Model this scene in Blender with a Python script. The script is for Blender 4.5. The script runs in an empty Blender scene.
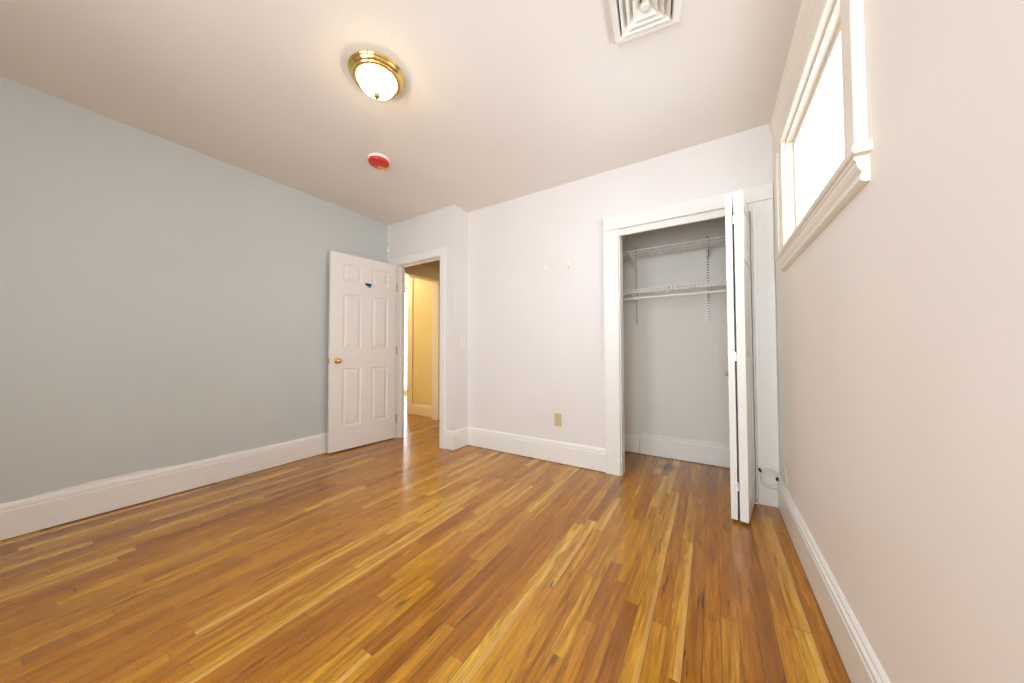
import bpy, bmesh, math, random
from mathutils import Vector, Matrix

C = bpy.context.scene.collection
SC = bpy.context.scene
PI = math.pi

# ------------------------------------------------------------------ camera
YAW, PITCH, ROLL = 0.55787, 0.02487, -0.00284
F_PX = 319.81
cam_d = bpy.data.cameras.new('camera')
cam_d.sensor_width = 36.0
cam_d.lens = F_PX * 36.0 / 1024.0
cam_d.clip_start = 0.01
cam = bpy.data.objects.new('camera', cam_d)
C.objects.link(cam)
_c, _s = math.cos(YAW), math.sin(YAW)
_r0, _f0, _z = Vector((_c, _s, 0)), Vector((-_s, _c, 0)), Vector((0, 0, 1))
_fw = math.cos(PITCH) * _f0 + math.sin(PITCH) * _z
_u0 = -math.sin(PITCH) * _f0 + math.cos(PITCH) * _z
_ri = math.cos(ROLL) * _r0 + math.sin(ROLL) * _u0
_up = -math.sin(ROLL) * _r0 + math.cos(ROLL) * _u0
_m = Matrix((_ri, _up, -_fw)).transposed().to_4x4()
_m.translation = Vector((0, 0, 1.05))
cam.matrix_world = _m
SC.camera = cam

# ------------------------------------------------------------------ world, light, exposure
SKY_STRENGTH = 9.2
world = bpy.data.worlds.new('world')
SC.world = world
world.use_nodes = True
_bg = world.node_tree.nodes['Background']
_bg.inputs['Color'].default_value = (0.925, 1.015, 1.13, 1)
_bg.inputs['Strength'].default_value = SKY_STRENGTH


def portal(name, loc, rot, sx, sy):
    d = bpy.data.lights.new(name, 'AREA')
    d.shape = 'RECTANGLE'
    d.size, d.size_y = sx, sy
    d.cycles.is_portal = True
    o = bpy.data.objects.new(name, d)
    o.location, o.rotation_euler = loc, rot
    C.objects.link(o)
    return o


SC.view_settings.view_transform = 'Standard'
SC.view_settings.look = 'None'
SC.view_settings.gamma = 1.0
SC.view_settings.use_curve_mapping = False
SC.view_settings.exposure = 0.0
SC.cycles.max_bounces = 12
SC.cycles.diffuse_bounces = 8
SC.cycles.sample_clamp_indirect = 8.0

# ------------------------------------------------------------------ plan of the place (metres)
XL, XR = -3.358, 0.373          # left and right walls
YB, YD = 2.761, 2.526           # closet wall, entry wall
XJ = -2.302                     # side of the jog between them
H = 2.591
YR = -0.95                      # wall behind the photographer
YC = 3.43                       # closet back
WIN_Y0, WIN_Y1, WIN_Z0, WIN_Z1 = 1.345, 2.33, 1.60, 2.215
REAR_WINDOWS = [(-1.75, -1.05), (-.7, .27)]
RZ0, RZ1 = 0.65, 2.5
portal('portal_right', (XR + .16, (WIN_Y0 + WIN_Y1) / 2, (WIN_Z0 + WIN_Z1) / 2), (0, PI / 2, 0), WIN_Z1 - WIN_Z0, WIN_Y1 - WIN_Y0)
for a, b in REAR_WINDOWS:
    portal('portal_rear', ((a + b) / 2, YR - .14, (RZ0 + RZ1) / 2), (PI / 2, 0, 0), b - a, RZ1 - RZ0)
FW_X0, FW_X1, FW_Z0, FW_Z1, FW_Y = -8.0, -5.3, 0.10, 2.45, 5.2
_hl = bpy.data.lights.new('hall_lamp', 'AREA')
_hl.shape, _hl.size, _hl.energy, _hl.color = 'DISK', .3, 13, (1.0, .95, .84)
_ho = bpy.data.objects.new('hall_lamp', _hl)
_ho.location = (-4.5, 3.1, 2.56)
C.objects.link(_ho)
portal('portal_far', ((FW_X0 + FW_X1) / 2, FW_Y + .14, (FW_Z0 + FW_Z1) / 2), (-PI / 2, 0, 0), FW_X1 - FW_X0, FW_Z1 - FW_Z0)

# ------------------------------------------------------------------ node helpers


def srgb(r, g, b):
    f = lambda v: ((v / 255 + .055) / 1.055) ** 2.4 if v / 255 > .04045 else v / 255 / 12.92
    return (f(r), f(g), f(b), 1)


class NT:
    def __init__(self, name):
        self.m = bpy.data.materials.new(name)
        self.m.use_nodes = True
        self.t = self.m.node_tree
        self.b = self.t.nodes['Principled BSDF']

    def n(self, typ, **kw):
        x = self.t.nodes.new(typ)
        for k, v in kw.items():
            setattr(x, k, v)
        return x

    def put(self, sock, v):
        if hasattr(v, 'is_output'):
            self.t.links.new(v, sock)
        else:
            sock.default_value = v

    def math(self, op, a, b=0.0, c=0.0, clamp=False):
        x = self.n('ShaderNodeMath', operation=op)
        x.use_clamp = clamp
        for i, v in enumerate((a, b, c)):
            self.put(x.inputs[i], v)
        return x.outputs[0]

    def mix(self, fac, a, b, mode='MIX'):
        x = self.n('ShaderNodeMix', data_type='RGBA', blend_type=mode)
        self.put(x.inputs['Factor'], fac)
        self.put(x.inputs[6], a)
        self.put(x.inputs[7], b)
        return x.outputs[2]

    def ramp(self, fac, stops):
        x = self.n('ShaderNodeValToRGB')
        e = x.color_ramp.elements
        while len(e) < len(stops):
            e.new(0.5)
        for el, (p, c) in zip(e, stops):
            el.position, el.color = p, c
        self.put(x.inputs[0], fac)
        return x.outputs[0]

    def noise(self, vec, scale, detail=2, rough=.5):
        x = self.n('ShaderNodeTexNoise')
        self.put(x.inputs['Vector'], vec)
        x.inputs['Scale'].default_value = scale
        x.inputs['Detail'].default_value = detail
        x.inputs['Roughness'].default_value = rough
        return x.outputs['Fac']

    def white(self, vec, dims='3D'):
        x = self.n('ShaderNodeTexWhiteNoise', noise_dimensions=dims)
        self.put(x.inputs['Vector'], vec)
        return x.outputs['Value'], x.outputs['Color']

    def comb(self, x, y, z=0.0):
        k = self.n('ShaderNodeCombineXYZ')
        for i, v in enumerate((x, y, z)):
            self.put(k.inputs[i], v)
        return k.outputs[0]

    def pos(self):
        g = self.n('ShaderNodeNewGeometry')
        s = self.n('ShaderNodeSeparateXYZ')
        self.t.links.new(g.outputs['Position'], s.inputs[0])
        return g.outputs['Position'], s.outputs[0], s.outputs[1], s.outputs[2]

    def bump(self, h, strength, dist=.001):
        x = self.n('ShaderNodeBump')
        x.inputs['Strength'].default_value = strength
        x.inputs['Distance'].default_value = dist
        self.put(x.inputs['Height'], h)
        self.t.links.new(x.outputs[0], self.b.inputs['Normal'])

    def set(self, **kw):
        for k, v in kw.items():
            self.put(self.b.inputs[k.replace('_', ' ')], v)
        return self.m


def paint(name, rgb, rough=.6, var=.03, bump=.15, scale=90):
    k = NT(name)
    p, x, y, z = k.pos()
    nz = k.noise(p, 1.7, 3)
    col = srgb(*rgb)
    dark = tuple(c * (1 - 2.5 * var) for c in col[:3]) + (1,)
    k.set(Base_Color=k.mix(nz, dark, col), Roughness=rough)
    k.bump(k.noise(p, scale, 2), bump, .002)
    return k.m


def plain(name, rgb, rough=.5, metal=0.0, **kw):
    k = NT(name)
    p, x, y, z = k.pos()
    col = srgb(*rgb)
    dark = tuple(c * .92 for c in col[:3]) + (1,)
    k.set(Base_Color=k.mix(k.noise(p, 35, 2), dark, col), Roughness=rough, Metallic=metal, **kw)
    return k.m


def floor_material():
    k = NT('oak_strip_floor')
    p, x, y, z = k.pos()
    W = .0566
    u = k.math('DIVIDE', k.math('SUBTRACT', x, .0142), W)
    i = k.math('FLOOR', u)
    fu = k.math('SUBTRACT', u, i)
    r1, c1 = k.white(k.comb(i, 3.7, 1.3))
    sep = k.n('ShaderNodeSeparateColor')
    k.t.links.new(c1, sep.inputs[0])
    ln = k.math('MULTIPLY_ADD', sep.outputs[1], .8, .5)
    v0 = k.math('DIVIDE', k.math('MULTIPLY_ADD', sep.outputs[0], 9.0, k.math('ADD', y, 20.0)), ln)
    # uneven board lengths inside one row
    v = k.math('ADD', v0, k.math('MULTIPLY', k.math('SINE', k.math('MULTIPLY', v0, 2.4)), .28))
    j = k.math('FLOOR', v)
    fv = k.math('SUBTRACT', v, j)
    rv, rc = k.white(k.comb(i, j, 5.0))
    s2 = k.n('ShaderNodeSeparateColor')
    k.t.links.new(rc, s2.inputs[0])
    base = k.ramp(rv, [(0.0, srgb(154, 97, 20)), (.1, srgb(178, 116, 25)), (.36, srgb(200, 136, 32)),
                       (.64, srgb(210, 149, 38)), (.88, srgb(223, 168, 50)), (1.0, srgb(244, 198, 74))])
    # grain running with the boards
    off = k.math('MULTIPLY', rv, 37.0)
    gv = k.comb(k.math('MULTIPLY', x, 52.0), k.math('MULTIPLY', y, 2.4), off)
    g = k.noise(gv, 1.0, 6, .66)
    gf = k.noise(k.comb(k.math('MULTIPLY', x, 190.0), k.math('MULTIPLY', y, 8.5), off), 1.0, 3, .6)
    wv = k.noise(k.comb(k.math('MULTIPLY', x, 15.0), k.math('MULTIPLY', y, 1.5), off), 1.0, 2)
    # cathedral figure: sine of a warped coordinate
    fig = k.math('SINE', k.math('MULTIPLY', k.math('MULTIPLY_ADD', wv, 1.0, k.math('MULTIPLY', fu, .14)), 70.0))
    fig = k.math('MULTIPLY_ADD', fig, .5, .5)
    col = k.mix(k.math('MULTIPLY', k.ramp(wv, [(.36, (0, 0, 0, 1)), (.64, (1, 1, 1, 1))]), .4), base, srgb(176, 106, 14))
    col = k.mix(k.math('MULTIPLY', k.ramp(g, [(.44, (0, 0, 0, 1)), (.66, (1, 1, 1, 1))]), .68), col, srgb(122, 66, 6))
    col = k.mix(k.math('MULTIPLY', k.math('MULTIPLY', fig, s2.outputs[2]), .42), col, srgb(140, 78, 8))
    col = k.mix(k.math('MULTIPLY', k.ramp(gf, [(.45, (0, 0, 0, 1)), (.68, (1, 1, 1, 1))]), .42), col, srgb(98, 50, 4))
    # pale sapwood along one edge of some boards
    sap = k.math('MULTIPLY', k.math('GREATER_THAN', s2.outputs[0], .82),
                 k.ramp(k.math('ADD', fu, k.math('MULTIPLY', wv, .5)), [(.86, (0, 0, 0, 1)), (.92, (1, 1, 1, 1))]))
    col = k.mix(k.math('MULTIPLY', sap, .42), col, srgb(233, 186, 108))
    # dark mineral streaks and knots
    st = k.noise(k.comb(k.math('MULTIPLY', x, 34.0), k.math('MULTIPLY', y, 3.6), k.math('ADD', off, 11.0)), 1.0, 4, .6)
    st = k.ramp(st, [(.63, (0, 0, 0, 1)), (.69, (1, 1, 1, 1))])
    col = k.mix(k.math('MULTIPLY', st, k.math('MULTIPLY_ADD', s2.outputs[1], .6, .3)), col, srgb(66, 34, 12))
    # seams
    eu = k.math('MULTIPLY', k.math('MINIMUM', fu, k.math('SUBTRACT', 1.0, fu)), W)
    ev = k.math('MULTIPLY', k.math('MINIMUM', fv, k.math('SUBTRACT', 1.0, fv)), ln)
    gap = k.math('MAXIMUM', k.math('LESS_THAN', eu, .0008), k.math('LESS_THAN', ev, .0009))
    col = k.mix(k.math('MULTIPLY', gap, .72), col, srgb(58, 28, 10))
    # dark water stain on the closet floor
    dx = k.math('SUBTRACT', x, -.345)
    dy = k.math('MULTIPLY', k.math('SUBTRACT', y, 3.16), .8)
    d = k.math('SQRT', k.math('ADD', k.math('MULTIPLY', dx, dx), k.math('MULTIPLY', dy, dy)))
    d = k.math('MULTIPLY_ADD', k.noise(p, 30, 3), .05, d)
    stain = k.ramp(d, [(.062, (1, 1, 1, 1)), (.125, (0, 0, 0, 1))])
    col = k.mix(k.math('MULTIPLY', stain, .85), col, srgb(46, 33, 18))
    k.set(Base_Color=col, Roughness=k.math('MULTIPLY_ADD', g, .16, .2), Coat_Weight=.3, Coat_Roughness=.12)
    k.b.inputs['Specular IOR Level'].default_value = .36
    hgt = k.math('ADD', k.math('MULTIPLY', g, .35), k.math('MULTIPLY', k.math('SUBTRACT', 1.0, gap), .6))
    hgt = k.math('MULTIPLY_ADD', rv, .25, hgt)
    k.bump(hgt, .1, .0012)
    return k.m


def left_wall_material():
    """grey-blue paint, with white trim paint smeared over it above the baseboard and in the corner"""
    k = NT('grey_blue_wall_paint')
    p, x, y, z = k.pos()
    col = srgb(*LEFT_RGB)
    dark = tuple(c * .94 for c in col[:3]) + (1,)
    base = k.mix(k.noise(p, 1.5, 3), dark, col)
    n1 = k.noise(k.comb(k.math('MULTIPLY', y, 9.0), k.math('MULTIPLY', z, 130.0), 0.0), 1.0, 4, .6)
    along = k.ramp(k.noise(k.comb(k.math('MULTIPLY', y, 2.6), 0.0, 4.0), 1.0, 2), [(.5, (0, 0, 0, 1)), (.66, (1, 1, 1, 1))])
    near = k.ramp(k.math('ABSOLUTE', k.math('SUBTRACT', y, .42)), [(.1, (1, 1, 1, 1)), (.34, (0, 0, 0, 1))])
    lim = k.math('MULTIPLY_ADD', k.math('MAXIMUM', k.math('MULTIPLY', along, .45), near), .016, .203)
    lim = k.math('MULTIPLY_ADD', k.math('SUBTRACT', n1, .5), .018, lim)
    sm = k.math('LESS_THAN', z, lim)
    cn = k.math('MULTIPLY_ADD', k.math('SUBTRACT', k.noise(k.comb(0.0, 0.0, k.math('MULTIPLY', z, 16.0)), 1.0, 4, .7), .44), .22, 0.0)
    edge = k.math('GREATER_THAN', y, k.math('SUBTRACT', YD - .004, k.math('MAXIMUM', cn, 0.0)))
    f = k.math('MAXIMUM', sm, edge)
    k.set(Base_Color=k.mix(f, base, srgb(236, 232, 226)), Roughness=.5)
    k.bump(k.noise(p, 80, 2), .12, .002)
    return k.m


LEFT_RGB = (202, 207, 203)
M = {}
M['floor'] = floor_material()
M['left'] = left_wall_material()
M['white_wall'] = paint('white_wall_paint', (230, 225, 220), .55)
M['right_wall'] = paint('warm_white_wall_paint', (240, 233, 225), .55)
M['ceiling'] = paint('ceiling_paint', (240, 234, 226), .75)
M['trim'] = plain('white_trim_paint', (237, 235, 228), .32)
M['door'] = plain('white_door_paint', (241, 236, 229), .38)
M['window_trim'] = plain('cream_trim_paint', (238, 230, 214), .35)
M['closet'] = paint('closet_wall_paint', (226, 223, 213), .6)
M['yellow'] = paint('yellow_hall_paint', (236, 216, 156), .55)
M['cream'] = plain('cream_hall_trim', (240, 226, 192), .35)
M['brass'] = plain('polished_brass', (236, 208, 130), .16, 1.0)
M['chrome'] = plain('chrome_metal', (215, 213, 208), .2, 1.0)
M['white_wire'] = plain('white_vinyl_wire', (243, 241, 234), .35)
M['white_plastic'] = plain('white_plastic', (240, 236, 226), .4)
M['almond'] = plain('almond_plastic', (206, 188, 136), .4)
M['ivory'] = plain('ivory_plastic', (226, 214, 182), .4)
M['dark'] = plain('dark_recess', (30, 26, 22), .7)
M['duct'] = plain('galvanised_duct', (128, 120, 106), .5)
M['slot'] = plain('grey_slot', (62, 60, 56), .6)
M['red'] = plain('red_plastic_cap', (206, 48, 34), .3)
M['yellow_label'] = plain('yellow_label', (240, 176, 40), .5)
M['black'] = plain('black_plastic', (26, 24, 24), .4)
M['cable'] = plain('white_cable_jacket', (226, 220, 200), .4)
M['wood_knob'] = plain('pale_wood_knob', (206, 158, 98), .4)
M['navy'] = plain('navy_sticker', (34, 58, 78), .5)
M['teal'] = plain('teal_sticker', (70, 150, 178), .5)
M['upright'] = plain('grey_steel_standard', (222, 220, 214), .35, .1)


def glass_material():
    k = NT('window_glass')
    out = k.t.nodes['Material Output']
    tr = k.n('ShaderNodeBsdfTransparent')
    gl = k.n('ShaderNodeBsdfGlossy')
    gl.inputs['Roughness'].default_value = .02
    fr = k.n('ShaderNodeFresnel')
    fr.inputs['IOR'].default_value = 1.45
    mx = k.n('ShaderNodeMixShader')
    k.t.links.new(k.math('MULTIPLY', fr.outputs[0], .6), mx.inputs[0])
    k.t.links.new(tr.outputs[0], mx.inputs[1])
    k.t.links.new(gl.outputs[0], mx.inputs[2])
    k.t.links.new(mx.outputs[0], out.inputs[0])
    return k.m


def lamp_shade_material():
    k = NT('lit_frosted_glass')
    p, x, y, z = k.pos()
    k.set(Base_Color=srgb(255, 248, 228), Roughness=.3)
    k.b.inputs['Emission Color'].default_value = (1.0, .79, .44, 1)
    k.b.inputs['Emission Strength'].default_value = LAMP
    return k.m


LAMP = 26.0
M['glass'] = glass_material()
M['shade'] = lamp_shade_material()

# ------------------------------------------------------------------ mesh helpers


def box(bm, x0, x1, y0, y1, z0, z1, bev=0.0):
    t = bmesh.new()
    vs = [t.verts.new((x, y, z)) for x in (x0, x1) for y in (y0, y1) for z in (z0, z1)]
    for f in ((0, 1, 3, 2), (4, 6, 7, 5), (0, 4, 5, 1), (2, 3, 7, 6), (0, 2, 6, 4), (1, 5, 7, 3)):
        t.faces.new([vs[i] for i in f])
    if bev:
        bmesh.ops.bevel(t, geom=t.edges[:], offset=bev, segments=2, affect='EDGES', profile=.6)
    merge(bm, t)


def merge(bm, t, mat=None):
    if mat is not None:
        t.transform(mat)
    me = bpy.data.meshes.new('tmp')
    t.to_mesh(me)
    t.free()
    bm.from_mesh(me)
    bpy.data.meshes.remove(me)


def prism(bm, profile, fn, a, b, flip=False):
    """profile: 2-D points; fn(p, q, t) -> xyz; swept from t=a to t=b"""
    A = [bm.verts.new(fn(p, q, a)) for p, q in profile]
    B = [bm.verts.new(fn(p, q, b)) for p, q in profile]
    n = len(profile)
    for i in range(n):
        j = (i + 1) % n
        bm.faces.new((A[i], A[j], B[j], B[i]))
    bm.faces.new(A[::-1])
    bm.faces.new(B)


def lathe(bm, prof, seg=40, mat=None):
    t = bmesh.new()
    rings = []
    for r, z in prof:
        if r < 1e-6:
            rings.append([t.verts.new((0, 0, z))])
        else:
            rings.append([t.verts.new((r * math.cos(2 * PI * k / seg), r * math.sin(2 * PI * k / seg), z)) for k in range(seg)])
    for a, b in zip(rings, rings[1:]):
        for k in range(seg):
            l = (k + 1) % seg
            if len(a) == 1 and len(b) == 1:
                continue
            if len(a) == 1:
                t.faces.new((a[0], b[k], b[l]))
            elif len(b) == 1:
                t.faces.new((a[k], a[l], b[0]))
            else:
                t.faces.new((a[k], a[l], b[l], b[k]))
    bmesh.ops.recalc_face_normals(t, faces=t.faces[:])
    merge(bm, t, mat)


def tube(bm, pts, r, seg=8, closed=False):
    pts = [Vector(p) for p in pts]
    n = len(pts)
    rings = []
    ref = None
    for i, p in enumerate(pts):
        a = pts[(i - 1) % n] if (closed or i > 0) else p
        b = pts[(i + 1) % n] if (closed or i < n - 1) else p
        d = (b - a).normalized()
        if ref is None:
            ref = Vector((0, 0, 1)) if abs(d.z) < .9 else Vector((1, 0, 0))
        s = d.cross(ref).normalized()
        ref = s.cross(d).normalized()
        rings.append([bm.verts.new(p + r * (math.cos(2 * PI * k / seg) * s + math.sin(2 * PI * k / seg) * ref)) for k in range(seg)])
    for i in range(n if closed else n - 1):
        A, B = rings[i], rings[(i + 1) % n]
        for k in range(seg):
            l = (k + 1) % seg
            bm.faces.new((A[k], A[l], B[l], B[k]))
    if not closed:
        bm.faces.new(rings[0][::-1])
        bm.faces.new(rings[-1])


def obj(name, bm, mat, parent=None, smooth=False, loc=None):
    bmesh.ops.recalc_face_normals(bm, faces=bm.faces[:])
    me = bpy.data.meshes.new(name)
    bm.to_mesh(me)
    bm.free()
    me.materials.append(mat)
    if smooth:
        for f in me.polygons:
            f.use_smooth = True
        try:
            me.set_sharp_from_angle(angle=math.radians(38))
        except Exception:
            pass
    o = bpy.data.objects.new(name, me)
    C.objects.link(o)
    if loc is not None:
        o.location = loc
    if parent is not None:
        o.parent = parent
    return o


def tag(o, label, cat, group=None, kind=None):
    o['label'] = label
    o['category'] = cat
    if group:
        o['group'] = group
    if kind:
        o['kind'] = kind
    return o


def struct(name, bm, mat, label, cat, smooth=False):
    return tag(obj(name, bm, mat, smooth=smooth), label, cat, kind='structure')


def empty(name, loc=(0, 0, 0), rz=0.0):
    o = bpy.data.objects.new(name, None)
    o.empty_display_size = .1
    C.objects.link(o)
    o.location = loc
    o.rotation_euler = (0, 0, rz)
    return o


B = bmesh.new
T = .10          # wall thickness

# ------------------------------------------------------------------ floor and ceiling
bm = B(); box(bm, -8.4, .75, YR - .2, 5.6, -.08, 0)
struct('floor', bm, M['floor'], 'honey-coloured strip oak floor running through room, closet and hall', 'floor')
bm = B(); box(bm, -8.4, .75, YR - .2, 5.6, H, H + .1)
struct('ceiling', bm, M['ceiling'], 'flat off-white painted ceiling', 'ceiling')

# ------------------------------------------------------------------ walls
bm = B(); box(bm, XL - T, XL, YR, YD + T, 0, H)
struct('wall_left', bm, M['left'], 'long plain wall painted grey blue left of the open door', 'wall')

bm = B()
box(bm, XR, XR + .16, YR - .1, WIN_Y0, 0, H)
box(bm, XR, XR + .16, WIN_Y1, YB + .02, 0, H)
box(bm, XR, XR + .16, WIN_Y0, WIN_Y1, 0, WIN_Z0 - .02)
box(bm, XR, XR + .16, WIN_Y0, WIN_Y1, WIN_Z1, H)
struct('wall_right', bm, M['right_wall'], 'warm white wall under and around the high window', 'wall')

CO0, CO1, COZ = -.660, .258, 2.064        # closet opening
bm = B()
box(bm, XJ - .09, CO0, YB, YB + T, 0, H)
box(bm, CO1, XR + .16, YB, YB + T, 0, H)
box(bm, CO0, CO1, YB, YB + T, COZ, H)
struct('wall_back', bm, M['white_wall'], 'white wall around the closet opening with almond outlet', 'wall')

DO0, DO1, DOZ = -3.194, -2.490, 2.066      # entry opening
bm = B()
box(bm, XL, DO0 - .012, YD, YD + T, 0, H)
box(bm, DO1 + .012, XJ - .09, YD, YD + T, 0, H)
box(bm, DO0 - .012, DO1 + .012, YD, YD + T, DOZ + .012, H)
struct('wall_entry', bm, M['white_wall'], 'short white wall around the entry doorway', 'wall')
bm = B(); box(bm, XJ - .09, XJ, YD, YB, 0, H)
struct('wall_jog', bm, M['white_wall'], 'narrow white wall return carrying the light switch', 'wall')

# wall behind the photographer with two sash windows that light the room
bm = B()
xs = [XL - T, REAR_WINDOWS[0][0], REAR_WINDOWS[0][1], REAR_WINDOWS[1][0], REAR_WINDOWS[1][1], XR + .16]
for k in range(5):
    if k % 2 == 0:
        box(bm, xs[k], xs[k + 1], YR - .1, YR, 0, H)
    else:
        box(bm, xs[k], xs[k + 1], YR - .1, YR, 0, RZ0)
        box(bm, xs[k], xs[k + 1], YR - .1, YR, RZ1, H)
struct('wall_rear', bm, M['white_wall'], 'white wall behind the viewpoint with two tall windows', 'wall')

# closet
bm = B(); box(bm, -1.05, .50, YC, YC + T, 0, H)
struct('wall_closet_back', bm, M['closet'], 'off-white back wall inside the closet behind the wire shelves', 'wall')
bm = B(); box(bm, -1.05, -.95, YB + T, YC, 0, H)
struct('wall_closet_left', bm, M['closet'], 'left side wall inside the closet', 'wall')
bm = B(); box(bm, .40, .50, YB + T, YC, 0, H)
struct('wall_closet_right', bm, M['closet'], 'right side wall inside the closet', 'wall')

# hall beyond the entry door
HX, HY = -3.48, 3.58
bm = B()
box(bm, HX - .12, HX, YD + T, 2.70, 0, H)
box(bm, HX - .12, HX, 3.485, HY, 0, H)
box(bm, HX - .12, HX, 2.70, 3.485, 2.09, H)
struct('wall_hall_left', bm, M['cream'], 'tan wall with cased opening seen through the entry door', 'wall')
bm = B()
box(bm, -4.26, -1.05, HY, HY + T, 0, H)
box(bm, -5.6, -4.26, HY, HY + T, 2.10, H)
box(bm, -8.3, -5.6, HY, HY + T, 0, H)
struct('wall_hall_far', bm, M['yellow'], 'yellow wall of the hall seen through the entry door', 'wall')
bm = B(); box(bm, -8.3, XL - T, YD, YD + T, 0, H)
struct('wall_hall_near', bm, M['yellow'], 'yellow near wall of the hall, behind the grey blue wall', 'wall')
bm = B(); box(bm, -1.15, -1.05, YB + T, HY, 0, H)
struct('wall_hall_right', bm, M['yellow'], 'yellow end wall of the hall beside the closet', 'wall')
bm = B()
box(bm, -8.4, -8.3, YD, 5.5, 0, H)
box(bm, -4.26, -4.16, HY + T, FW_Y, 0, H)
struct('wall_far_side', bm, M['white_wall'], 'side walls of the bright room beyond the hall', 'wall')
bm = B()
box(bm, -8.3, FW_X0, FW_Y, FW_Y + .1, 0, H)
box(bm, FW_X1, -4.16, FW_Y, FW_Y + .1, 0, H)
box(bm, FW_X0, FW_X1, FW_Y, FW_Y + .1, 0, FW_Z0)
box(bm, FW_X0, FW_X1, FW_Y, FW_Y + .1, FW_Z1, H)
struct('wall_far_end', bm, M['white_wall'], 'white end wall of the bright room around its wide window', 'wall')

# ------------------------------------------------------------------ baseboards
BB = [(0, .006), (.019, .006), (.019, .158), (.0155, .163), (.0165, .172), (.014, .186), (.007, .196), (.0, .2)]
BR = [(0, .004), (.019, .004), (.019, .150), (.015, .154), (.015, .163), (.020, .167), (.020, .178), (.012, .185), (.012, .194), (.006, .2), (0, .2)]


def baseboard(name, fn, a, b, label, prof=BB):
    bm = B()
    prism(bm, prof, fn, a, b)
    return struct(name, bm, M['trim'], label, 'baseboard')


baseboard('baseboard_left', lambda p, q, t: (XL + p, t, q), YR, YD, 'tall white baseboard along the grey blue wall')
baseboard('baseboard_right', lambda p, q, t: (XR - p, t, q), YR, YB - .022, 'white moulded baseboard along the right wall', BR)
baseboard('baseboard_back', lambda p, q, t: (t, YB - p, q), XJ, -.772, 'white baseboard between light switch return and closet')
bm = B()
A = [[bm.verts.new(v) for v in pts] for pts in (
    [(-2.402, YD - p, q) for p, q in BB], [(XJ + p, YD - p, q) for p, q in BB], [(XJ + p, YB, q) for p, q in BB])]
for r0, r1 in zip(A, A[1:]):
    for i in range(len(BB)):
        j = (i + 1) % len(BB)
        bm.faces.new((r0[i], r0[j], r1[j], r1[i]))
bm.faces.new(A[0][::-1])
bm.faces.new(A[2])
struct('baseboard_jog', bm, M['trim'], 'short white baseboard wrapping the wall return beside the entry', 'baseboard')
BC = [(0, .003), (.017, .003), (.017, .160), (.009, .166), (.009, .198), (.004, .203), (0, .203)]
bm = B(); prism(bm, BC, lambda p, q, t: (t, YC - p, q + .004), -.625, .40)
struct('baseboard_closet', bm, M['trim'], 'white capped baseboard on the closet back wall', 'baseboard')
bm = B(); box(bm, -.95, -.628, YC - .015, YC, .008, .178, .003)
struct('baseboard_closet_left', bm, M['trim'], 'lower plain piece of baseboard in the closet left corner', 'baseboard')
bm = B(); prism(bm, BB, lambda p, q, t: (t, HY - p, q * .86), -4.14, HX - .12)
struct('baseboard_hall', bm, M['cream'], 'cream baseboard below the yellow hall wall', 'baseboard')

# ------------------------------------------------------------------ casings
# entry door: jamb lining + flat casing with a bead
bm = B()
box(bm, DO0 - .012, DO0, YD - .001, YD + T + .001, 0, DOZ)
box(bm, DO1, DO1 + .012, YD - .001, YD + T + .001, 0, DOZ)
box(bm, DO0 - .012, DO1 + .012, YD - .001, YD + T + .001, DOZ, DOZ + .012)
box(bm, DO0, DO0 + .012, YD + .04, YD + .075, 0, DOZ, .002)      # stops
box(bm, DO1 - .012, DO1, YD + .04, YD + .075, 0, DOZ, .002)
box(bm, DO0, DO1, YD + .04, YD + .075, DOZ - .012, DOZ, .002)
jamb = struct('trim_1', bm, M['trim'], 'white door jamb and casing of the entry doorway', 'door frame')
for nm, a in (('casing', (DO1 + .004, DO1 + .092, 0, DOZ + .09)), ('casing', (XL + .021, DO0 - .004, 0, DOZ + .09)), ('head_casing', (DO0 - .004, DO1 + .004, DOZ + .004, DOZ + .086))):
    bm = B()
    box(bm, a[0], a[1], YD - .016, YD, a[2], a[3], .002)
    if nm == 'casing' and a[0] > -3:
        box(bm, a[1] - .05, a[1] - .026, YD - .024, YD - .014, 0, DOZ + .09, .004)
    obj(nm, bm, M['trim'], jamb)
bm = B(); box(bm, DO1 - .0015, DO1 + .001, YD + .006, YD + .034, .90, .965)
obj('strike_plate', bm, M['brass'], jamb)

# closet casing
CT = .022
bm = B()
box(bm, CO0 - .002, CO0 + .014, YB - .001, YB + T + .001, 0, COZ, .001)
box(bm, CO1 - .014, CO1 + .002, YB - .001, YB + T + .001, 0, COZ, .001)
box(bm, CO0, CO1, YB + .012, YB + T, COZ - .014, COZ + .002)
cas = struct('trim_2', bm, M['trim'], 'white flat casing and jamb around the closet opening', 'door frame')
bm = B()
box(bm, -.775, -.656, YB - CT, YB, 0, COZ - .001, .003)
box(bm, -.777, -.757, YB - CT - .004, YB, 0, COZ - .0015, .003)
box(bm, -.679, -.6545, YB - CT - .003, YB, 0, COZ - .0015, .004)
obj('casing', bm, M['trim'], cas)
bm = B()
box(bm, .254, .366, YB - CT, YB, 0, COZ - .001, .003)
box(bm, .2525, .276, YB - CT - .003, YB, 0, COZ - .0015, .004)
obj('casing', bm, M['trim'], cas)
bm = B(); box(bm, -.779, .367, YB - CT - .003, YB, COZ + .001, COZ + .106, .003)
obj('head_casing', bm, M['trim'], cas)
bm = B(); box(bm, CO0 + .014, CO1 - .014, YB + .002, YB + .024, COZ - .052, COZ + .001, .002)
obj('track_fascia', bm, M['trim'], cas)
bm = B(); box(bm, CO0 + .016, CO1 - .016, YB + .034, YB + .062, COZ - .034, COZ - .012)
obj('track', bm, M['chrome'], cas)

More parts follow.
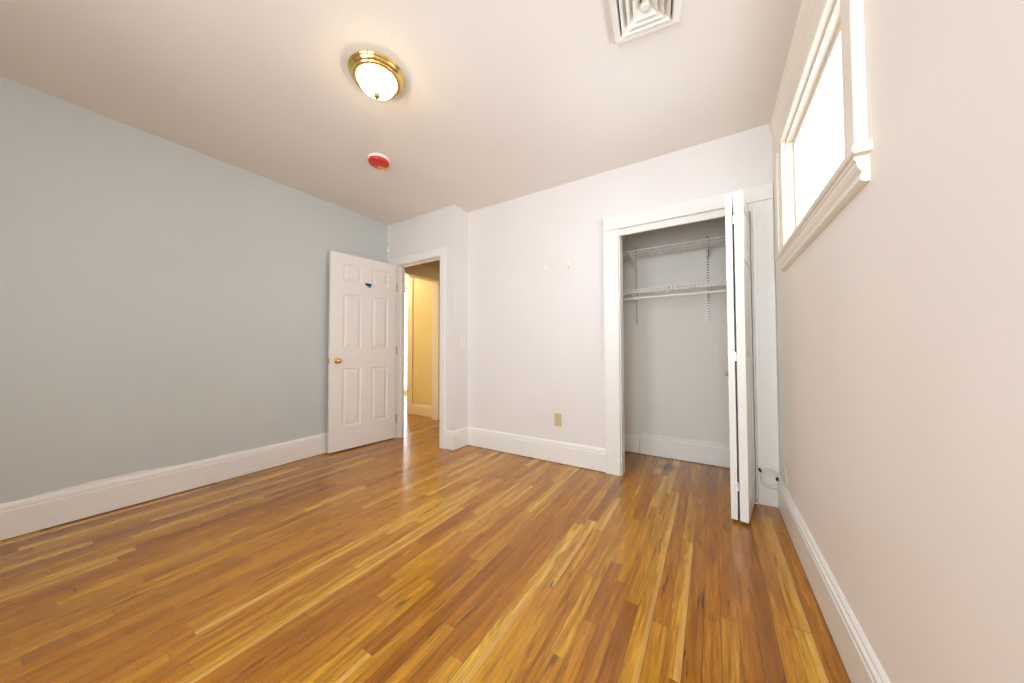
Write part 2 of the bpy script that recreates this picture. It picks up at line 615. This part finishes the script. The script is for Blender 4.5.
# hall opening casings
bm = B()
box(bm, HX, HX + .018, 3.472, 3.578, 0, 2.085, .003)
box(bm, HX, HX + .018, 2.63, 2.705, 0, 2.085, .003)
box(bm, HX, HX + .018, 2.63, 3.579, 2.085, 2.235, .003)
box(bm, HX, HX + .034, 2.63, 3.5795, 2.235, 2.26, .004)
box(bm, HX - .12, HX, 2.70, 3.484, 2.078, 2.09)
box(bm, HX - .12, HX, 3.474, 3.485, 0, 2.08)
struct('trim_3', bm, M['cream'], 'cream head casing and leg of the opening in the hall', 'door frame')
bm = B()
box(bm, -4.265, -4.14, HY - .02, HY, 0, 2.095, .003)
box(bm, -5.75, -4.14, HY - .02, HY, 2.095, 2.24, .003)
box(bm, -5.75, -4.13, HY - .034, HY, 2.24, 2.265, .004)
box(bm, -4.272, -4.26, HY - .005, HY + T, 0, 2.10)
struct('trim_4', bm, M['cream'], 'cream casing at the bright opening left of the yellow wall', 'door frame')

# ------------------------------------------------------------------ right window
win = tag(empty('window_1', (XR, (WIN_Y0 + WIN_Y1) / 2, WIN_Z0)), 'high white-framed window glowing with daylight on the right wall', 'window', kind='structure')
WO = Vector(win.location)


def wobj(name, bm, mat, smooth=False, parent=None):
    bm.transform(Matrix.Translation(-WO))
    return obj(name, bm, mat, parent or win, smooth)


CF = XR - .022
bm = B()      # legs
box(bm, CF, XR, 1.25, WIN_Y0 + .004, WIN_Z0, WIN_Z1 + .005, .002)
box(bm, CF - .006, XR, 1.248, 1.268, WIN_Z0, WIN_Z1 + .005, .003)
wobj('casing', bm, M['window_trim'])
bm = B()
box(bm, CF, XR, WIN_Y1 - .004, 2.455, WIN_Z0, WIN_Z1 + .005, .002)
box(bm, CF - .006, XR, 2.437, 2.457, WIN_Z0, WIN_Z1 + .005, .003)
wobj('casing', bm, M['window_trim'])
bm = B()      # head: frieze and crown cap
prism(bm, [(0, 2.22), (.024, 2.22), (.028, 2.226), (.024, 2.232), (.024, 2.325), (.030, 2.335), (.034, 2.352), (.046, 2.372), (.052, 2.392), (.052, 2.408), (.0, 2.412)],
      lambda p, q, t: (XR - p, t, q), 1.235, 2.47)
wobj('head_casing', bm, M['window_trim'])
bm = B()      # jamb lining
box(bm, XR - .001, XR + .16, WIN_Y0 - .001, WIN_Y0 + .012, WIN_Z0, WIN_Z1)
box(bm, XR - .001, XR + .16, WIN_Y1 - .012, WIN_Y1 + .001, WIN_Z0, WIN_Z1)
box(bm, XR - .001, XR + .16, WIN_Y0, WIN_Y1, WIN_Z1 - .012, WIN_Z1 + .001)
box(bm, XR - .001, XR + .16, WIN_Y0, WIN_Y1, WIN_Z0 - .019, WIN_Z0 - .002)
wobj('jamb', bm, M['window_trim'])
bm = B()
X0, X1 = XR + .03, XR + .062
ya, yb, za, zb = WIN_Y0 + .012, WIN_Y1 - .012, WIN_Z0, WIN_Z1 - .012
box(bm, X0, X1, ya, ya + .03, za, zb, .003)
box(bm, X0, X1, yb - .026, yb, za, zb, .003)
box(bm, X0, X1, ya + .029, yb - .025, zb - .03, zb, .003)
box(bm, X0, X1, ya + .029, yb - .025, za, za + .022, .003)
sash = wobj('sash', bm, M['window_trim'])
bm = B(); box(bm, X0 + .014, X0 + .018, ya + .028, yb - .024, za + .02, zb - .028)
wobj('pane', bm, M['glass'], parent=sash)
bm = B()      # stool with rounded nose
prism(bm, [(-.03, 1.582), (.034, 1.582), (.0385, 1.586), (.040, 1.594), (.0385, 1.602), (.034, 1.607), (-.03, 1.607)],
      lambda p, q, t: (XR - p, t, q), 1.222, 2.475)
wobj('stool', bm, M['window_trim'])
bm = B()      # stepped apron moulding below
prism(bm, [(0, 1.5815), (.031, 1.5815), (.031, 1.572), (.026, 1.566), (.026, 1.558), (.022, 1.546), (.016, 1.536), (.016, 1.528), (.020, 1.524), (.020, 1.514), (.012, 1.508), (0, 1.506)],
      lambda p, q, t: (XR - p, t, q), 1.243, 2.452)
wobj('apron', bm, M['window_trim'])

# frames of the windows behind the viewpoint and of the far window
for nn, (a, b) in zip((2, 3), REAR_WINDOWS):
    bm = B()
    for f in ((a - .1, a, RZ0 - .1, RZ1 + .1), (b, b + .1, RZ0 - .1, RZ1 + .1)):
        box(bm, f[0], f[1], YR, YR + .02, f[2], f[3], .003)
    box(bm, a, b, YR, YR + .02, RZ1, RZ1 + .1, .003)
    box(bm, a, b, YR, YR + .02, RZ0 - .1, RZ0, .003)
    box(bm, a, b, YR - .07, YR - .03, (RZ0 + RZ1) / 2 - .02, (RZ0 + RZ1) / 2 + .02, .003)
    w = struct('window_%d' % nn, bm, M['trim'], 'tall sash window in the wall behind the viewpoint, %s one' % ('left' if nn == 2 else 'right'), 'window')
    bm = B(); box(bm, a, b, YR - .052, YR - .048, RZ0, RZ1)
    obj('pane', bm, M['glass'], w)
bm = B()
for a in (FW_X0, -7.1, FW_X1):
    box(bm, a - .025, a + .025, FW_Y + .02, FW_Y + .06, FW_Z0, FW_Z1, .003)
box(bm, FW_X0 - .03, FW_X1 + .03, FW_Y - .04, FW_Y + .02, FW_Z0 - .03, FW_Z0, .003)
w = struct('window_4', bm, M['trim'], 'wide bright window at the end of the room past the hall', 'window')
bm = B(); box(bm, FW_X0, FW_X1, FW_Y + .04, FW_Y + .044, FW_Z0, FW_Z1)
obj('pane', bm, M['glass'], w)

# ------------------------------------------------------------------ panelled doors


def panel_slab(bm, w, h, t, panels, x_off=0.0):
    """slab 0..w, y 0..t, z 0..h with moulded raised panels on both faces"""
    xs = sorted({0, w} | {p[0] for p in panels} | {p[1] for p in panels})
    zs = sorted({0, h} | {p[2] for p in panels} | {p[3] for p in panels})
    for side in (0, 1):
        Y = (lambda d: d) if side == 0 else (lambda d: t - d)
        for i in range(len(xs) - 1):
            for j in range(len(zs) - 1):
                a, b, c, d = xs[i], xs[i + 1], zs[j], zs[j + 1]
                is_p = any(abs(p[0] - a) < 1e-6 and abs(p[1] - b) < 1e-6 and abs(p[2] - c) < 1e-6 and abs(p[3] - d) < 1e-6 for p in panels)
                loops = [(0, 0)]
                if is_p:
                    loops += [(.002, .001), (.006, .008), (.012, .0105), (.020, .0105), (.044, .002)]
                rings = []
                for ins, dep in loops:
                    rings.append([bm.verts.new((px, Y(dep), pz)) for px, pz in ((a + ins, c + ins), (b - ins, c + ins), (b - ins, d - ins), (a + ins, d - ins))])
                for r0, r1 in zip(rings, rings[1:]):
                    for q in range(4):
                        e = (q + 1) % 4
                        bm.faces.new((r0[q], r0[e], r1[e], r1[q]))
                bm.faces.new(rings[-1])
    for (p0, p1) in (((0, 0), (w, 0)), ((w, 0), (w, h)), ((w, h), (0, h)), ((0, h), (0, 0))):
        v = [bm.verts.new((p0[0], 0, p0[1])), bm.verts.new((p1[0], 0, p1[1])), bm.verts.new((p1[0], t, p1[1])), bm.verts.new((p0[0], t, p0[1]))]
        bm.faces.new(v)
    bmesh.ops.remove_doubles(bm, verts=bm.verts[:], dist=1e-5)


KNOB = [(0, -.064), (.012, -.0635), (.021, -.058), (.0265, -.048), (.0255, -.038), (.017, -.029), (.011, -.024), (.0105, -.012), (.02, -.010), (.030, -.006), (.033, 0), (0, 0)]

# entry door: local x from free edge to hinge edge, front face at local y=0 looks into the room (-y local)
p0, p1 = Vector((-3.270, 1.767, 0)), Vector((-3.190, 2.500, 0))
DW = (p1 - p0).length
dv = (p1 - p0).normalized()
ang = math.atan2(dv.y, dv.x)
door = empty('door_1', (p0.x, p0.y, .014), ang)
tag(door, 'open white six-panel entry door with brass knob and small blue sticker', 'door', kind='structure')
DH, DT = 2.048, .035
bm = B()
pl = []
for (a, b) in ((.125, .325), (.435, .635)):
    for (c, d) in ((.240, .845), (1.050, 1.625), (1.765, 1.945)):
        pl.append((a, b, c, d))
panel_slab(bm, DW, DH, DT, pl)
obj('slab', bm, M['door'], door)
for s in (-1, 1):
    bm = B()
    lathe(bm, KNOB, 28, Matrix.Translation((.07, 0 if s < 0 else DT, .926)) @ (Matrix.Rotation(-PI / 2, 4, 'X') if s < 0 else Matrix.Rotation(PI / 2, 4, 'X')))
    obj('door_knob', bm, M['brass'], door, smooth=True)
bm = B(); box(bm, -.0015, .001, .006, DT - .006, .896, .956); box(bm, -.012, 0, .011, .024, .917, .935, .002)
obj('latch', bm, M['brass'], door)
for z in (.22, 1.03, 1.78):
    bm = B()
    box(bm, DW - .001, DW + .0015, .002, .03, z - .045, z + .045)
    tube(bm, [(DW + .006, -.003, z - .047), (DW + .006, -.003, z + .047)], .0055, 10)
    obj('hinge', bm, M['brass'], door)
bm = B(); box(bm, .352, .432, -.0015, .0005, 1.722, 1.782)
st = obj('sticker', bm, M['white_plastic'], door)
bm = B(); box(bm, .358, .428, -.0025, -.001, 1.745, 1.774)
obj('sticker_band', bm, M['navy'], st)
bm = B(); box(bm, .380, .424, -.0025, -.001, 1.728, 1.7455)
obj('sticker_strip', bm, M['teal'], st)

# bifold closet door
bif = empty('door_2', (.215, 2.79, 0))
tag(bif, 'white bifold closet door folded open, sticking out at the right of the closet', 'door', kind='structure')
LH = 1.995


def leaf(front, back, t, knob_side):
    """front/back: floor points of the leaf's LEFT face edge line"""
    f, b = Vector(front), Vector(back)
    w = (b - f).length
    d = (b - f).normalized()
    bm = B()
    panel_slab(bm, w, LH, t, [(.06, w - .06, .14, .80), (.06, w - .06, .975, 1.595), (.06, w - .06, 1.67, 1.93)])
    o = obj('leaf', bm, M['trim'], bif)
    # local x front->back, local y to the left of travel; slab grows to +y, so shift to keep the given face on the left
    n = Vector((d.y, -d.x))
    base = f + n * t
    o.location = (base.x - bif.location.x, base.y - bif.location.y, .018)
    o.rotation_euler = (0, 0, math.atan2(d.y, d.x))
    return o, w


lb, wb = leaf((.085, 2.380), (.118, 2.800), .034, True)
la, wa = leaf((.129, 2.372), (.202, 2.795), .043, False)
bm = B()
lathe(bm, [(0, -.03), (.010, -.029), (.016, -.024), (.0165, -.018), (.012, -.010), (.008, -.006), (.009, 0), (0, 0)], 20,
      Matrix.Translation((.235, .034, .865)) @ Matrix.Rotation(PI / 2, 4, 'X'))
obj('knob', bm, M['wood_knob'], lb, smooth=True)
for z in (.20, .985, 1.825):
    bm = B()
    tube(bm, [(-.004, -.005, z - .026), (-.004, -.005, z + .026)], .0045, 10)
    box(bm, -.002, .001, -.003, .010, z - .026, z + .026)
    for dz in (-.02, .02):
        box(bm, -.0035, -.0015, .003, .008, z + dz - .003, z + dz + .003, .001)
    obj('hinge', bm, M['chrome'], lb)
bm = B()
box(bm, .005, .04, -.045, .02, 0, .006, .001)
box(bm, .034, .040, -.045, .02, 0, .03, .001)
tube(bm, [(-.005, -.01, .004), (-.005, -.01, .02)], .005, 10)
obj('pivot_bracket', bm, M['chrome'], bif)

# ------------------------------------------------------------------ closet hardware
def wire_shelf(z, label, rod):
    bm = B()
    xa, xb = -.945, .395
    y0, y1 = YC - .019, YC - .305
    R = .0038
    for yy, zz in ((y0, z), (y0 - .1, z - .004), (y0 - .2, z - .004), (y1, z)):
        tube(bm, [(xa, yy, zz), (xb, yy, zz)], R, 6)
    n = 42
    for i in range(n):
        xx = xa + .01 + (xb - xa - .02) * i / (n - 1)
        tube(bm, [(xx, y0, z + .003), (xx, y1, z + .003)] + ([(xx, y1 - .003, z - .03)] if rod else []), .0032, 6)
    if rod:
        tube(bm, [(xa, y1 - .003, z - .03), (xb, y1 - .003, z - .03)], R, 6)
    o = obj('wire_shelf', bm, M['white_wire'], smooth=True)
    tag(o, label, 'shelf', 'wire closet shelves')
    for xx in (-.640, -.018):
        bm = B()
        prism(bm, [(0, z - .088), (.012, z - .088), (.285, z - .022), (.285, z - .006), (.012, z - .006), (0, z - .006)],
              lambda p, q, t: (t, YC - .0145 - p, q), xx - .003, xx + .003)
        obj('bracket', bm, M['white_wire'], o)
    if rod:
        bm = B(); tube(bm, [(xa, y1 + .012, z - .082), (xb, y1 + .012, z - .082)], .009, 12)
        r = obj('hanging_rod', bm, M['white_wire'], o, smooth=True)
        for xx in (-.75, -.33, .13):
            bm = B()
            tube(bm, [(xx, y1 - .003, z - .03), (xx, y1 - .004, z - .075), (xx, y1 + .004, z - .094), (xx, y1 + .02, z - .092), (xx, y1 + .024, z - .08)], .0025, 6)
            obj('rod_hook', bm, M['white_wire'], r, smooth=True)
    return o


wire_shelf(1.97, 'upper white wire shelf high in the closet, nothing on it', False)
wire_shelf(1.607, 'lower white wire shelf in the closet with a hanging rod under it', True)
for xx, lb_ in ((-.640, 'left slotted steel wall standard carrying the closet shelves'), (-.018, 'right slotted steel wall standard carrying the closet shelves, near the folded door')):
    up = empty('shelf_standard', (xx, YC, 1.295))
    tag(up, lb_, 'shelf standard', 'slotted standards in the closet')
    bm = B()      # U channel with two rows of slots left open between the rungs
    z0, z1 = 0, .79
    box(bm, -.013, -.0085, -.013, 0, z0, z1)
    box(bm, .0085, .013, -.013, 0, z0, z1)
    box(bm, -.0015, .0015, -.013, -.010, z0, z1)
    k = 0
    zz = 0.0
    while zz < z1 - .012:
        box(bm, -.0086, .0086, -.013, -.010, zz, zz + .0135)
        zz += .0254
    obj('channel', bm, M['upright'], up)
    bm = B(); box(bm, -.0085, .0085, -.002, -.0005, z0, z1)
    obj('slot_back', bm, M['slot'], up)

# ------------------------------------------------------------------ ceiling fixtures
lamp = tag(empty('ceiling_light', (-1.562, 1.088, H)), 'round brass ceiling light with glowing frosted glass bowl', 'light')
bm = B()
lathe(bm, [(0, 0), (.142, 0), (.147, -.004), (.148, -.009), (.144, -.014), (.139, -.015), (.140, -.019), (.134, -.028), (.128, -.032), (.129, -.036), (.126, -.042), (.118, -.045), (.106, -.043), (.101, -.036), (0, -.036)], 64)
obj('canopy', bm, M['brass'], lamp, smooth=True)
bm = B()
prof = [(.101, -.036)]
for k in range(0, 11):
    a = k / 10 * PI / 2
    prof.append((.100 * math.cos(a), -.040 - .074 * math.sin(a)))
lathe(bm, prof, 64)
for f in bm.faces:
    f.smooth = True
obj('glass_shade', bm, M['shade'], lamp, smooth=True)
bm = B()
lathe(bm, [(0, -.110), (.014, -.112), (.0165, -.117), (.012, -.121), (.0155, -.126), (.0145, -.133), (.008, -.139), (.005, -.142), (0, -.144)], 24)
obj('finial', bm, M['brass'], lamp, smooth=True)

smoke = tag(empty('smoke_detector', (-2.256, 1.592, H)), 'small round smoke detector with red cap on the ceiling', 'smoke detector')
bm = B(); lathe(bm, [(0, 0), (.079, 0), (.081, -.003), (.081, -.016), (.076, -.021), (0, -.021)], 40)
obj('base', bm, M['white_plastic'], smoke, smooth=True)
bm = B(); lathe(bm, [(0, -.020), (.0775, -.020), (.0795, -.025), (.078, -.038), (.072, -.045), (.054, -.049), (.030, -.051), (0, -.052)], 40)
cap = obj('dust_cap', bm, M['red'], smoke, smooth=True)
bm = B()
t = B(); box(t, -.030, .040, -.012, .012, -.054, -.047, .001)
merge(bm, t, Matrix.Translation((-.012, .036, 0)) @ Matrix.Rotation(math.radians(72), 4, 'Z'))
obj('label_tab', bm, M['yellow_label'], cap)

# four-way ceiling diffuser
vent = tag(empty('ceiling_vent', (-.226, 1.480, H), math.radians(8)), 'square white ceiling air vent with concentric louvres', 'vent')


def ring(bm, r0, z0, r1, z1, th=.0025):
    """square skirt from half-width r0 at z0 to r1 at z1"""
    def sq(r, z):
        return [bm.verts.new(v) for v in ((-r, -r, z), (r, -r, z), (r, r, z), (-r, r, z))]
    a, b, c, d = sq(r0, z0), sq(r1, z1), sq(r1 - .0005, z1 - th), sq(r0 - th, z0)
    for p, q in ((a, b), (b, c), (c, d), (d, a)):
        for k in range(4):
            l = (k + 1) % 4
            bm.faces.new((p[k], p[l], q[l], q[k]))


bm = B()
R0 = .147
def sqring(ra, za, rb, zb):
    A = [bm.verts.new(v) for v in ((-ra, -ra, za), (ra, -ra, za), (ra, ra, za), (-ra, ra, za))]
    Bq = [bm.verts.new(v) for v in ((-rb, -rb, zb), (rb, -rb, zb), (rb, rb, zb), (-rb, rb, zb))]
    for k in range(4):
        l = (k + 1) % 4
        bm.faces.new((A[k], A[l], Bq[l], Bq[k]))
for (ra, za), (rb, zb) in zip([(R0, 0), (R0, -.010), (R0 - .008, -.026), (R0 - .030, -.029), (R0 - .036, -.022), (R0 - .036, -.001)],
                              [(R0, -.010), (R0 - .008, -.026), (R0 - .030, -.029), (R0 - .036, -.022), (R0 - .036, -.001), (R0, 0)]):
    sqring(ra, za, rb, zb)
obj('outer_frame', bm, M['white_plastic'], vent)
for k, r in enumerate((.104, .077, .050)):
    bm = B()
    ring(bm, r - .026, -.005, r, -.030)
    obj('louvre', bm, M['white_plastic'], vent)
bm = B()
box(bm, -.014, .014, -.014, .014, -.036, -.004, .001)
box(bm, -.020, .020, -.003, .003, -.033, -.008)
for a, b, c, d in ((-.1, .1, -.002, .002), (-.002, .002, -.1, .1)):
    box(bm, a, b, c, d, -.012, -.006)
obj('damper_core', bm, M['white_plastic'], vent)
bm = B(); box(bm, -.116, .116, -.116, .116, -.003, -.001)
obj('duct_throat', bm, M['duct'], vent)

# ------------------------------------------------------------------ small things on the walls
def outlet(name, loc, rz, mat, label):
    o = tag(empty(name, loc, rz), label, 'outlet', 'wall outlets')
    bm = B(); box(bm, -.036, .036, -.006, 0, -.059, .059, .003)
    p = obj('cover_plate', bm, mat, o)
    for s in (-1, 1):
        bm = B()
        lathe(bm, [(0, -.0085), (.0155, -.0085), (.017, -.007), (.017, 0), (0, 0)], 24, Matrix.Translation((0, 0, s * .0215)) @ Matrix.Rotation(-PI / 2, 4, 'X'))
        r = obj('receptacle', bm, mat, o)
        bm = B()
        for sx in (-.006, .006):
            box(bm, sx - .001, sx + .001, -.0092, -.0083, s * .0215, s * .0215 + .008)
        tube(bm, [(0, -.0083, s * .0215 - .007), (0, -.0092, s * .0215 - .007)], .0024, 10)
        obj('slots', bm, M['dark'], r)
    bm = B(); lathe(bm, [(0, -.0075), (.0025, -.0072), (.003, -.006), (.003, 0), (0, 0)], 10, Matrix.Rotation(-PI / 2, 4, 'X'))
    obj('screw', bm, M['brass'], o)
    return o


outlet('wall_outlet', (-1.220, YB, .395), 0, M['almond'], 'almond duplex outlet low on the white wall left of the closet')
outlet('wall_outlet', (XR, 2.565, .283), -PI / 2, M['ivory'], 'ivory outlet plate low on the right wall by the cable')

sw = tag(empty('light_switch', (XJ, 2.667, 1.143), PI / 2), 'small white toggle light switch on the narrow wall return', 'switch')
bm = B(); box(bm, -.036, .036, -.006, 0, -.059, .059, .003)
obj('cover_plate', bm, M['white_plastic'], sw)
bm = B(); box(bm, -.005, .005, -.018, -.004, -.002, .012, .002)
obj('toggle', bm, M['ivory'], sw)
for s in (-1, 1):
    bm = B()
    lathe(bm, [(0, -.0075), (.003, -.007), (.003, 0), (0, 0)], 10, Matrix.Translation((0, 0, s * .03)) @ Matrix.Rotation(-PI / 2, 4, 'X'))
    obj('screw', bm, M['chrome'], sw)

for (x, z, lb_) in ((-1.347, 1.826, 'lower left of two small white hooks on the white wall'), (-1.097, 1.830, 'right one of two small white hooks, nearer the closet')):
    hk = tag(empty('wall_hook', (x, YB, z)), lb_, 'hook', 'small white wall hooks')
    bm = B(); box(bm, -.011, .011, -.005, 0, -.034, .034, .004)
    obj('plate', bm, M['white_plastic'], hk)
    bm = B(); tube(bm, [(0, -.004, .0), (0, -.008, -.018), (0, -.018, -.027), (0, -.027, -.022), (0, -.029, -.010)], .0042, 8)
    obj('prong', bm, M['white_plastic'], hk, smooth=True)

# coil of white coaxial cable on the right closet casing
cab = tag(empty('coaxial_cable', (.32, YB - CT - .008, .19)), 'loop of white cable with black ends hanging on the closet casing', 'cable')
bm = B()
pts = []
for k in range(0, 41):
    a = math.radians(158 - 9.0 * k * 1.0)
    rr = .052 + .003 * math.sin(k * .4)
    pts.append((rr * math.cos(a) * .92, -.004 - .006 * (k / 40) - .004 * math.sin(a), rr * 1.08 * math.sin(a)))
pts2 = [(-.046, -.006, .055)] + pts
tube(bm, pts, .0082, 8)
obj('jacket', bm, M['cable'], cab, smooth=True)
bm = B()
pts = []
for k in range(0, 30):
    a = math.radians(150 + 8.0 * k)
    pts.append((.050 * math.cos(a), -.016 - .003 * math.cos(a * 2), .048 * math.sin(a) - .006))
tube(bm, pts, .0082, 8)
obj('jacket', bm, M['cable'], cab, smooth=True)
for (a, b) in (((-.052, -.010, .034), (-.062, -.008, .056)), ((.033, -.012, -.004), (.030, -.014, .014)), ((.050, -.010, -.002), (.056, -.010, .012))):
    bm = B(); tube(bm, [a, b], .0078, 10)
    obj('connector', bm, M['black'], cab, smooth=True)
